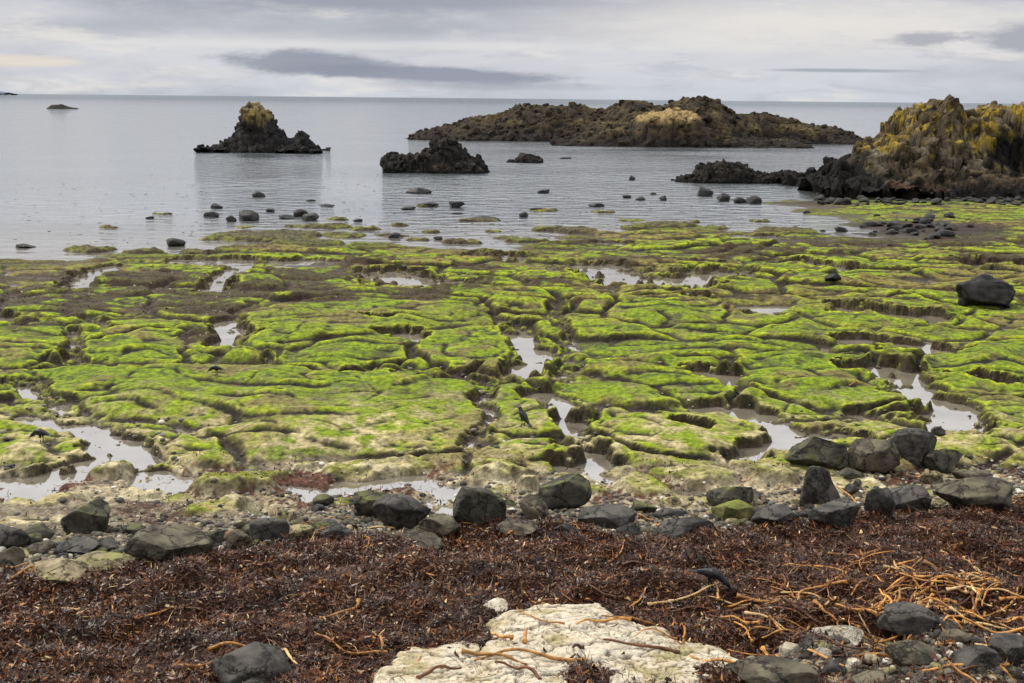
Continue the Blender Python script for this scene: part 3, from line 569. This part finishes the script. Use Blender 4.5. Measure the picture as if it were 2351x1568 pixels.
while n<225:
    u=random.uniform(-10,2360)
    bv=np.interp(u,[p[0] for p in bankpts],[p[1] for p in bankpts])
    v=bv-abs(random.gauss(6,36))
    x,y=G(u,v); cobble(x,y,random.uniform(.14,.48)*random.uniform(.55,1),random.choices(['dark','tan','mossy','brown'],[.35,.2,.2,.25])[0],"rounded beach cobble on the shingle","cobbles along the seaweed bank"); n+=1
n=0
while n<75:
    u=random.uniform(1760,2360); v=random.uniform(1480,1580)
    if v<1550-(u-1700)*.22: continue
    x,y=G(u,v); cobble(x,y,random.uniform(.1,.28),random.choice(['dark','brown','tan','brown']),"rounded beach cobble beside kelp stalks","cobbles among the kelp stalks"); n+=1
n=0
while n<240:
    if n<180: u=random.uniform(1875,2360); v=random.uniform(436,472)
    else: u=random.gauss(2095,70); v=random.gauss(528,12)
    x,y,z=P(u,v)
    cobble(x,y,random.uniform(.4,1.2)*random.uniform(.5,1),'black',"dark angular stone at the foot of the cliff","dark stones below the crag",'cliff_stone'); n+=1
def merge(base,X_,S_,Rz,C_):
    n=len(X_); k=len(base[0]); v=base[0][None]*S_[:,None,:]
    c,s_=np.cos(Rz)[:,None],np.sin(Rz)[:,None]
    vx=v[...,0]*c-v[...,1]*s_; vy=v[...,0]*s_+v[...,1]*c
    v=np.stack([vx,vy,v[...,2]],-1)+X_[:,None,:]
    F=(base[1][None]+(np.arange(n)*k)[:,None,None]).reshape(-1,3)
    return v.reshape(-1,3),F,np.repeat(C_,k,0)
N1=11500; U=rng.uniform(-60,2420,N1); bvv=np.interp(U,[p[0] for p in bankpts],[p[1] for p in bankpts]); Vv=bvv-np.abs(rng.normal(0,55,N1))+4
nb=3200; U[:nb]=rng.uniform(1720,2400,nb); Vv[:nb]=rng.uniform(1470,1600,nb)
ng=2500; U[nb:nb+ng]=rng.uniform(0,2351,ng); Vv[nb:nb+ng]=rng.uniform(840,1150,ng)
pts=np.array([G(a,b) for a,b in zip(U,Vv)])
zz=surf(pts[:,0],pts[:,1]); kp=(zz>-.08)&((zz<.16)|(Vv>1150)|(pts[:,1]<20.5)); kp&=~((Vv>1468)&(Vv<1550-(U-1700)*.2)); pts=pts[kp]; zz=zz[kp]
sz=rng.uniform(.015,.06,len(pts))*rng.uniform(.6,1.5,len(pts))
pal=np.array([(.05,.047,.04),(.085,.078,.062),(.13,.12,.095),(.28,.23,.14),(.19,.155,.10),(.025,.023,.02),(.46,.43,.36)])
cc=pal[rng.choice(7,len(pts),p=[.2,.22,.16,.14,.15,.07,.06])]*rng.uniform(.7,1.3,(len(pts),1))
bV,bF=ico(2); Vp,Fp,Cp=merge((bV,bF),np.column_stack([pts,zz+sz*.2]),np.column_stack([sz,sz*rng.uniform(.6,.9,len(sz)),sz*rng.uniform(.4,.7,len(sz))]),rng.uniform(0,6.3,len(sz)),cc)
add('pebbles',mk_mesh('pebbles',Vp,Fp,Cp,mat=M_peb),"mixed grey and tan beach pebbles on the shore","pebbles",kind='stuff')
# ---------------------------------------------------------------- seaweed leaves
def leaves(name,px_,py_,n_size,lift,label,pal,pp,zf=None,elv=.38,wk=1):
    n=len(px_); thin=rng.uniform(0,1,n)<.42
    L_=rng.uniform(.03,.13,n)*n_size*np.where(thin,1.9,1); W_=rng.uniform(.007,.022,n)*n_size*np.where(thin,.26,1)*wk
    az=rng.uniform(0,6.283,n); el=rng.normal(.05 if elv>.1 else 0,elv,n); curl=rng.normal(0,1.1,n)*min(1,elv*3); roll=rng.uniform(-1.0,1.0,n)*min(1,elv*3)
    z0=(zf(px_,py_) if zf else surf(px_,py_))+lift+rng.uniform(0,.05 if elv>.1 else .01,n)
    segs=4; pos=np.zeros((n,segs,3)); pos[:,0]=np.stack([px_,py_,z0],-1); e=el.copy(); a=az.copy(); dirs=[]
    for k in range(segs):
        dd=np.stack([np.cos(e)*np.cos(a),np.cos(e)*np.sin(a),np.sin(e)],-1); dirs.append(dd)
        if k<segs-1: pos[:,k+1]=pos[:,k]+dd*(L_/(segs-1))[:,None]
        e=e-curl*.35; a=a+rng.normal(0,.4,n)
    ww=np.array([.5,1,.9,.25])
    out=np.zeros((n,segs,2,3))
    for k in range(segs):
        side=np.stack([-np.sin(a),np.cos(a),np.zeros(n)],-1); up=np.cross(dirs[k],side); sd=side*np.cos(roll)[:,None]+up*np.sin(roll)[:,None]
        out[:,k,0]=pos[:,k]+sd*(W_*ww[k])[:,None]; out[:,k,1]=pos[:,k]-sd*(W_*ww[k])[:,None]
    b=np.arange(n)*segs*2
    F=np.concatenate([np.stack([b+2*k,b+2*k+1,b+2*k+3,b+2*k+2],-1) for k in range(segs-1)])
    c=pal[rng.choice(len(pal),n,p=pp)]*rng.uniform(.6,1.4,(n,1))
    pm=np.clip(1+.9*fbm(px_*1.3,py_*1.3,3,555),.3,1.9)[:,None]; c=c*pm
    add(name,mk_mesh(name,out.reshape(-1,3),F,np.repeat(c,segs*2,0),mat=M_leaf),label,"seaweed",kind='stuff')
palw=np.array([(.023,.0082,.0037),(.050,.017,.0065),(.095,.032,.009),(.008,.004,.003),(.27,.12,.035),(.48,.34,.16)])
NL=150000
ly=rng.uniform(9.9,20.6,NL*2); lx=rng.uniform(-1,1,NL*2)*(ly*.48+.4)
inb=sdf_poly(lx+.25*fbm(lx*.5,ly*.5,4,1),ly+.25*fbm(lx*.5,ly*.5,4,2),bank)>rng.uniform(-.2,.25,NL*2)
inb&=(~surf(lx,ly,1))|(rng.uniform(0,1,NL*2)<.006)
lx=lx[inb][:NL];ly=ly[inb][:NL]
leaves('seaweed_bank',lx,ly,.95,.0,"thick bank of wet reddish brown seaweed",palw,[.28,.33,.24,.08,.05,.02],elv=.28)
U=rng.uniform(-40,2400,12000); Vv=rng.uniform(1060,1250,12000)
pts=np.array([G(a,b) for a,b in zip(U,Vv)]); kp=(fbm(pts[:,0]*.45,pts[:,1]*.45,4,201)+.5*fbm(pts[:,0]*6,pts[:,1]*6,3,207)>.05)|(rng.uniform(0,1,12000)<.12); kp&=hterr(pts[:,0],pts[:,1])<1.0; pts=pts[kp]
leaves('seaweed_litter',pts[:,0],pts[:,1],.9,.0,"scattered scraps of brown seaweed on shingle",palw*1.3,[.35,.3,.2,.1,.04,.01])
lx=rng.uniform(-30,40,300000); ly=rng.uniform(28,80,300000)
r=np.clip((np.log(ly)-lys0)/RR,0,NR-1).astype(int); c=(lx/ly+TM)/(2*TM)*(NC-1); ok=(c>0)&(c<NC-1); c=np.clip(c,0,NC-1).astype(int)
ok&=(weed[r,c]>rng.uniform(.4,1,300000))&(Z[r,c]>.1); lx=lx[ok][:9000];ly=ly[ok][:9000]
leaves('bladder_wrack',lx,ly,1.0,-.015,"dark brown wrack growing on the rock shelf",palw,[.5,.3,.06,.14,.0,.0],zf=hterr,elv=.2,wk=1.2)
lx=[];ly=[]
for i in range(1500):
    u=random.gauss(1150,560); v=random.uniform(395,560); a,b=G(u,v); lx.append(a);ly.append(b)
lx=np.array(lx);ly=np.array(ly); ok=hterr(lx,ly)<-.02
leaves('floating_seaweed',lx[ok],ly[ok],2.8,.004,"scraps of kelp breaking the water surface",palw*.6,[.5,.3,.0,.2,.0,0],zf=lambda a,b:np.zeros(len(a)),elv=.015,wk=3)
# ---------------------------------------------------------------- kelp stalks
def plainmat(name,c1,c2,rough=.5):
    return rockmat(name,c1,c2,scale=9,bump=.006,rough=rough,spec=.3,var=.4)
M_k=[plainmat('orange_kelp_stalk',(.22,.085,.016),(.55,.27,.065)),plainmat('pale_kelp_stalk',(.36,.22,.08),(.64,.45,.21)),plainmat('brown_kelp_stalk',(.04,.016,.008),(.14,.055,.02))]
def tube(pts,rad,mat,name):
    n=len(pts); k=6; V=[]
    for i in range(n):
        a=pts[max(i-1,0)];b=pts[min(i+1,n-1)]; t=(b-a)/np.linalg.norm(b-a); s_=np.cross(t,[0,0,1]); s_/=np.linalg.norm(s_)+1e-6; up=np.cross(s_,t)
        for j in range(k):
            an=6.2832*j/k; V.append(pts[i]+rad[i]*(math.cos(an)*s_+math.sin(an)*up))
    V.append(pts[0]);V.append(pts[-1]); F=[]
    for i in range(n-1):
        for j in range(k): F.append((i*k+j,i*k+(j+1)%k,(i+1)*k+(j+1)%k,(i+1)*k+j))
    for j in range(k):
        F.append((n*k,(j+1)%k,j)); F.append((n*k+1,(n-1)*k+j,(n-1)*k+(j+1)%k))
    c=sum(pts)/n
    me=bpy.data.meshes.new(name); me.from_pydata([tuple(p-c) for p in V],[],F); me.shade_smooth(); me.materials.append(mat); return me,c
def stalk(x,y,az,L_,r,mat,bend,lift=.03,arch=0,label="long rubbery kelp stalk washed up on seaweed"):
    n=18; pts=[]; px_,py_=x,y; a=az; q=random.uniform(0,6); wob=random.uniform(.1,.4); fq=random.uniform(.5,1.2)
    for i in range(n):
        pts.append([px_,py_]); a+=bend/n+wob*math.sin(i*fq+q)*.4; px_+=math.cos(a)*L_/n; py_+=math.sin(a)*L_/n
    pts=np.array(pts); z=surf(pts[:,0],pts[:,1]); z=np.array([max(z[max(0,i-2):i+3].mean(),z[i]-.02) for i in range(n)])
    t=np.linspace(0,1,n); tilt=random.uniform(-.05,.11)
    z=z+lift+r+arch*np.sin(t*math.pi)+np.maximum(-.02,tilt*(t-.3))+.015*np.sin(t*9+q)
    rad=r*(1.1-.55*t)*(1+.1*np.sin(t*17+q)); rad[0]*=1.5
    me,c=tube([np.array([p[0],p[1],zz_]) for p,zz_ in zip(pts,z)],rad,mat,'kelp_stalk')
    add('kelp_stalk',me,label,"seaweed stalk","kelp stalks washed up on the beach",loc=tuple(c))
for i in range(280):
    if i<210:
        u=random.triangular(1600,2400,2260); v=random.triangular(1265,1570,1400)
        if v<1260+(2351-u)*.16: v+=60
    elif i<235: u=random.uniform(1400,2000); v=random.uniform(1380,1530)
    elif i<260:
        u=random.uniform(500,2351); v=np.interp(u,[p[0] for p in bankpts],[p[1] for p in bankpts])+random.uniform(-45,25)
    else: u=random.uniform(0,2351); v=random.uniform(1260,1540)
    x,y=G(u,v); k=random.choices([0,1,2],[.55,.17,.28])[0]
    stalk(x,y,random.gauss(.35,.9)+random.choice([0,3.14]),random.uniform(.25,1.2),random.uniform(.009,.022),M_k[k],random.uniform(-1.6,1.6),label=["orange kelp stalk lying on brown seaweed","pale cream kelp stalk lying on seaweed","dark brown kelp stalk lying on seaweed"][k])
for (u,v,az,L_,k,bend,arch) in [(1345,1525,2.9,1.35,0,.5,.03),(1060,1500,-.05,.8,0,-.3,.02),(1205,1478,1.45,.32,0,.1,.05),(1175,1475,2.2,.45,0,.3,.03),(960,1560,1.0,.55,2,-.8,.04),(1240,1560,2.2,.6,2,.9,.03),(1700,1535,3.0,.6,0,-.5,.0),(1560,1500,3.0,.9,2,.2,.0),(415,1540,.75,.6,0,-.7,.03),(480,1500,.1,.85,0,-.5,.06),(650,1500,-1.2,.5,1,.3,.05),(20,1335,.9,.5,0,-.9,.05),(1100,1450,1.6,.4,2,.3,.02),(0,1310,-.4,.5,0,.8,.05),(880,1500,1.8,.5,0,.3,0),(1950,885,.6,.35,0,-.5,.05),(2060,1150,.2,.7,0,.3,.03),(1440,1190,-.5,.5,0,.3,.04)]:
    x,y,z=P(u,v); stalk(x,y,az,L_,.020,M_k[k],bend,lift=.01,arch=arch)
# ---------------------------------------------------------------- crows
M_crow=rockmat('black_feathers',(.004,.004,.005),(.012,.012,.016),scale=30,bump=.003,rough=.45)
M_beak=rockmat('black_beak',(.01,.01,.01),(.02,.02,.02),scale=30,bump=.001,rough=.35)
def crow_mesh(pose):
    bm=bmesh.new()
    def loft(st,k=14):
        rings=[]
        for i,(x,yc,z,rw,rh) in enumerate(st):
            a=st[max(i-1,0)];b=st[min(i+1,len(st)-1)]; t=Vector((b[0]-a[0],b[1]-a[1],b[2]-a[2])).normalized(); sd=t.cross(Vector((0,0,1)))
            sd=Vector((0,1,0)) if sd.length<.01 else sd.normalized(); up=sd.cross(t)
            rings.append([bm.verts.new(Vector((x,yc,z))+sd*rw*math.cos(6.2832*j/k)+up*rh*math.sin(6.2832*j/k)) for j in range(k)])
        for i in range(len(rings)-1):
            for j in range(k): bm.faces.new((rings[i][j],rings[i][(j+1)%k],rings[i+1][(j+1)%k],rings[i+1][j]))
        bm.faces.new(rings[0][::-1]); bm.faces.new(rings[-1])
    if pose=='stand':
        sp=[(.155,0,.335,.012,.012),(.14,0,.34,.024,.024),(.115,0,.345,.035,.035),(.085,0,.335,.038,.039),(.06,0,.305,.038,.042),(.035,0,.26,.055,.058),(-.01,0,.215,.066,.068),(-.07,0,.175,.056,.055),(-.12,0,.14,.036,.033),(-.19,0,.1,.03,.014),(-.27,0,.06,.034,.009)]
        bk_=[(.22,0,.325,.003,.003),(.19,0,.332,.009,.009),(.15,0,.337,.013,.014)]
    else:
        sp=[(.235,0,.10,.012,.012),(.22,0,.115,.024,.024),(.195,0,.13,.035,.035),(.165,0,.15,.038,.038),(.13,0,.175,.04,.044),(.085,0,.20,.056,.058),(.02,0,.205,.066,.066),(-.05,0,.195,.056,.053),(-.11,0,.185,.036,.03),(-.19,0,.175,.03,.014),(-.27,0,.165,.034,.009)]
        bk_=[(.285,0,.05,.003,.003),(.262,0,.075,.009,.009),(.232,0,.103,.013,.014)]
    loft(sp)
    for sy in (-1,1):
        a,b=sp[5],sp[-2]
        loft([(lerp(a[0],b[0],t),sy*(.055-.04*t),lerp(a[2],b[2],t)+.012,.014*w,.045*w) for t,w in ((-.02,.4),(.15,1),(.4,1.05),(.7,.7),(1.0,.25))],10)
        hz=sp[6][2]-.04
        loft([(-.01,sy*.03,hz,.026,.026),(-.018,sy*.032,hz-.045,.015,.015),(-.022,sy*.033,.07,.008,.008),(.0,sy*.034,.012,.0075,.0075),(.0,sy*.034,.004,.007,.007)],8)
        for ta in (-.45,0,.45,3.14):
            ln=.045; loft([(.0,sy*.034,.008,.0065,.0065),(ln*.5*math.cos(ta),sy*.034+ln*.5*math.sin(ta),.011,.006,.006),(ln*math.cos(ta),sy*.034+ln*math.sin(ta),.004,.004,.004)],6)
    me=bpy.data.meshes.new('crow'); bm.to_mesh(me); bm.free()
    tmp=bpy.data.objects.new('tmp',me); COL.objects.link(tmp); md=tmp.modifiers.new('r','REMESH'); md.mode='VOXEL'; md.voxel_size=.0045
    dg=bpy.context.evaluated_depsgraph_get(); ev=tmp.evaluated_get(dg); m2=bpy.data.meshes.new_from_object(ev); bpy.data.objects.remove(tmp)
    m2.name='crow'; m2.materials.clear(); m2.materials.append(M_crow); m2.shade_smooth()
    bm=bmesh.new(); loft(bk_,10); mb=bpy.data.meshes.new('beak'); bm.to_mesh(mb); bm.free(); mb.materials.append(M_beak); mb.shade_smooth()
    return m2,mb
CM={p:crow_mesh(p) for p in ('stand','peck')}
for (u,v,rz,pose,sc_,lb) in [(1200,980,math.radians(125),'stand',1.2,"black crow standing on green algae covered rock, head turned"),(95,1018,math.radians(158),'peck',1.2,"black crow bending down on mossy rock"),(497,862,math.radians(160),'peck',1.0,"black crow crouched in a dark rock gully"),(1632,1358,math.radians(-35),'peck',1.1,"black crow foraging in brown seaweed")]:
    x,y,z=P(u,v); o=add('crow',CM[pose][0],lb,"bird","crows feeding on the shore",loc=(x,y,z+(.03 if v>1200 else .005)),rot=(0,0,rz)); o.scale=(sc_,)*3
    b=bpy.data.objects.new('beak',CM[pose][1]); COL.objects.link(b); b.parent=o
# ---------------------------------------------------------------- sky
W=bpy.data.worlds.new("World"); S.world=W; W.use_nodes=True; nt=W.node_tree; N=nt.nodes; L=nt.links
bg=N['Background']
SUNEL=math.radians(44); SUNAZ=math.radians(-55)
sky=N.new('ShaderNodeTexSky'); sky.sky_type='NISHITA'; sky.sun_disc=False; sky.sun_elevation=SUNEL; sky.sun_rotation=SUNAZ
tc=N.new('ShaderNodeTexCoord'); sp=N.new('ShaderNodeSeparateXYZ'); L.new(tc.outputs['Generated'],sp.inputs[0])
def mth(op,a,b=None,c=None,clamp=False):
    n=N.new('ShaderNodeMath'); n.operation=op; n.use_clamp=clamp
    for i,q in enumerate((a,b,c)):
        if q is None: continue
        if isinstance(q,(int,float)): n.inputs[i].default_value=q
        else: L.new(q,n.inputs[i])
    return n.outputs[0]
yy=mth('MAXIMUM',mth('ABSOLUTE',sp.outputs['Y']),.05); T=mth('DIVIDE',sp.outputs['X'],yy); E=mth('DIVIDE',sp.outputs['Z'],yy)
def wnoise(sx,sy,det,off=0,rg=.55,dist=0):
    c=N.new('ShaderNodeCombineXYZ'); L.new(mth('MULTIPLY',T,sx),c.inputs[0]); L.new(mth('MULTIPLY_ADD',E,sy,off),c.inputs[1])
    n=N.new('ShaderNodeTexNoise'); n.inputs['Scale'].default_value=1; n.inputs['Detail'].default_value=det; n.inputs['Roughness'].default_value=rg; n.inputs['Distortion'].default_value=dist; L.new(c.outputs[0],n.inputs['Vector']); return n.outputs[0]
nz1=wnoise(6,34,6,0,.6,.3); nz2=wnoise(24,90,9,7.3,.66); nz3=wnoise(2.6,12,5,3.1,.55,.4); nz4=wnoise(10,60,9,1.7,.64,.5)
def cl(t0,e0,rt,re,hard=.5,w=.9,tilt=0):
    a=mth('DIVIDE',mth('SUBTRACT',T,t0),rt); b=mth('DIVIDE',mth('SUBTRACT',mth('SUBTRACT',E,e0),mth('MULTIPLY',mth('SUBTRACT',T,t0),tilt)),re)
    d=mth('SQRT',mth('ADD',mth('MULTIPLY',a,a),mth('MULTIPLY',b,b)))
    d=mth('ADD',d,mth('MULTIPLY',mth('SUBTRACT',nz2,.5),w*1.3)); d=mth('ADD',d,mth('MULTIPLY',mth('SUBTRACT',nz1,.5),w))
    m=N.new('ShaderNodeMapRange'); m.interpolation_type='SMOOTHSTEP'; m.inputs['From Min'].default_value=1+hard*.5; m.inputs['From Max'].default_value=1-hard; L.new(d,m.inputs[0]); return m.outputs[0]
def mixw(A,c,f,blend='MIX'):
    m=N.new('ShaderNodeMixRGB'); m.blend_type=blend
    if isinstance(f,(int,float)): m.inputs[0].default_value=f
    else: L.new(f,m.inputs[0])
    L.new(A,m.inputs[1])
    if isinstance(c,tuple): m.inputs[2].default_value=(*c,1)
    else: L.new(c,m.inputs[2])
    return m.outputs[0]
rp=N.new('ShaderNodeValToRGB'); L.new(E,rp.inputs[0]); cr=rp.color_ramp
cr.elements[0].position=0; cr.elements[0].color=(.62,.65,.72,1); cr.elements[1].position=1; cr.elements[1].color=(1.1,1.1,1.12,1)
for p_,c_ in [(.015,(.66,.68,.73)),(.05,(.69,.69,.72)),(.09,(.62,.62,.66)),(.2,(.97,.97,1.02)),(.5,(1.05,1.05,1.08))]:
    e=cr.elements.new(p_); e.color=(*c_,1)
col=rp.outputs[0]
def rmp(src,a,b):
    m=N.new('ShaderNodeMapRange'); m.interpolation_type='SMOOTHSTEP'; m.inputs['From Min'].default_value=a; m.inputs['From Max'].default_value=b; L.new(src,m.inputs[0]); return m.outputs[0]
def m2(x,k): return mth('MULTIPLY',x,k)
lowk=m2(rmp(E,.22,.1),1.0)
def ml(x,k): return mth('MULTIPLY',m2(x,k),lowk)
col=mixw(col,(.40,.42,.49),ml(rmp(nz3,.45,.65),.62))
col=mixw(col,(.88,.84,.79),ml(rmp(nz1,.52,.68),.6))
col=mixw(col,(.44,.46,.53),ml(rmp(nz4,.5,.66),.4))
col=mixw(col,(.31,.33,.41),m2(cl(-.12,.082,.30,.016,.8,.9,-.01),.85))
col=mixw(col,(.38,.40,.47),m2(cl(-.15,.058,.22,.010,.9,1.0),.6))
col=mixw(col,(.86,.82,.77),m2(cl(.27,.064,.24,.022,.9,1.0),.7))
col=mixw(col,(.80,.79,.78),m2(cl(-.1,.043,.35,.004,.9,.9),.5))
col=mixw(col,(.86,.76,.64),m2(cl(-.42,.027,.05,.005,.7,.9),.7))
col=mixw(col,(.28,.305,.39),m2(cl(-.175,.027,.085,.0110,.4,.85,-.03),.88))
col=mixw(col,(.28,.305,.39),m2(cl(-.08,.020,.13,.0072,.4,.85,-.03),.88))
col=mixw(col,(.38,.40,.48),m2(cl(-.02,.0105,.10,.004,.8,.9),.65))
col=mixw(col,(.33,.35,.43),m2(cl(.28,.026,.068,.0018,.6,.6),.75))
col=mixw(col,(.40,.41,.47),m2(cl(.35,.053,.035,.007,.5,1.7),.85))
col=mixw(col,(.34,.36,.43),m2(cl(.44,.054,.06,.013,.5,1.2),.8))
col=mixw(col,(.38,.39,.46),m2(cl(.40,.089,.12,.004,.7,.8),.75))
zen=mth('MULTIPLY_ADD',rmp(sp.outputs['Z'],.12,.95),.65,1.0)
v=N.new('ShaderNodeVectorMath'); v.operation='SCALE'; L.new(col,v.inputs[0]); L.new(zen,v.inputs['Scale'])
sk=N.new('ShaderNodeVectorMath'); sk.operation='SCALE'; L.new(sky.outputs[0],sk.inputs[0]); sk.inputs['Scale'].default_value=.08
out=mixw(v.outputs[0],sk.outputs[0],.05)
L.new(out,bg.inputs['Color']); bg.inputs['Strength'].default_value=1.0
sun=bpy.data.lights.new('sun','SUN'); sun.energy=3.5; sun.angle=math.radians(10); sun.color=(1,.94,.83)
so=bpy.data.objects.new('sun',sun); COL.objects.link(so)
dv=Vector((math.sin(SUNAZ)*math.cos(SUNEL),math.cos(SUNAZ)*math.cos(SUNEL),math.sin(SUNEL)))
so.rotation_euler=dv.to_track_quat('Z','Y').to_euler()
print('done',len(bpy.data.objects))
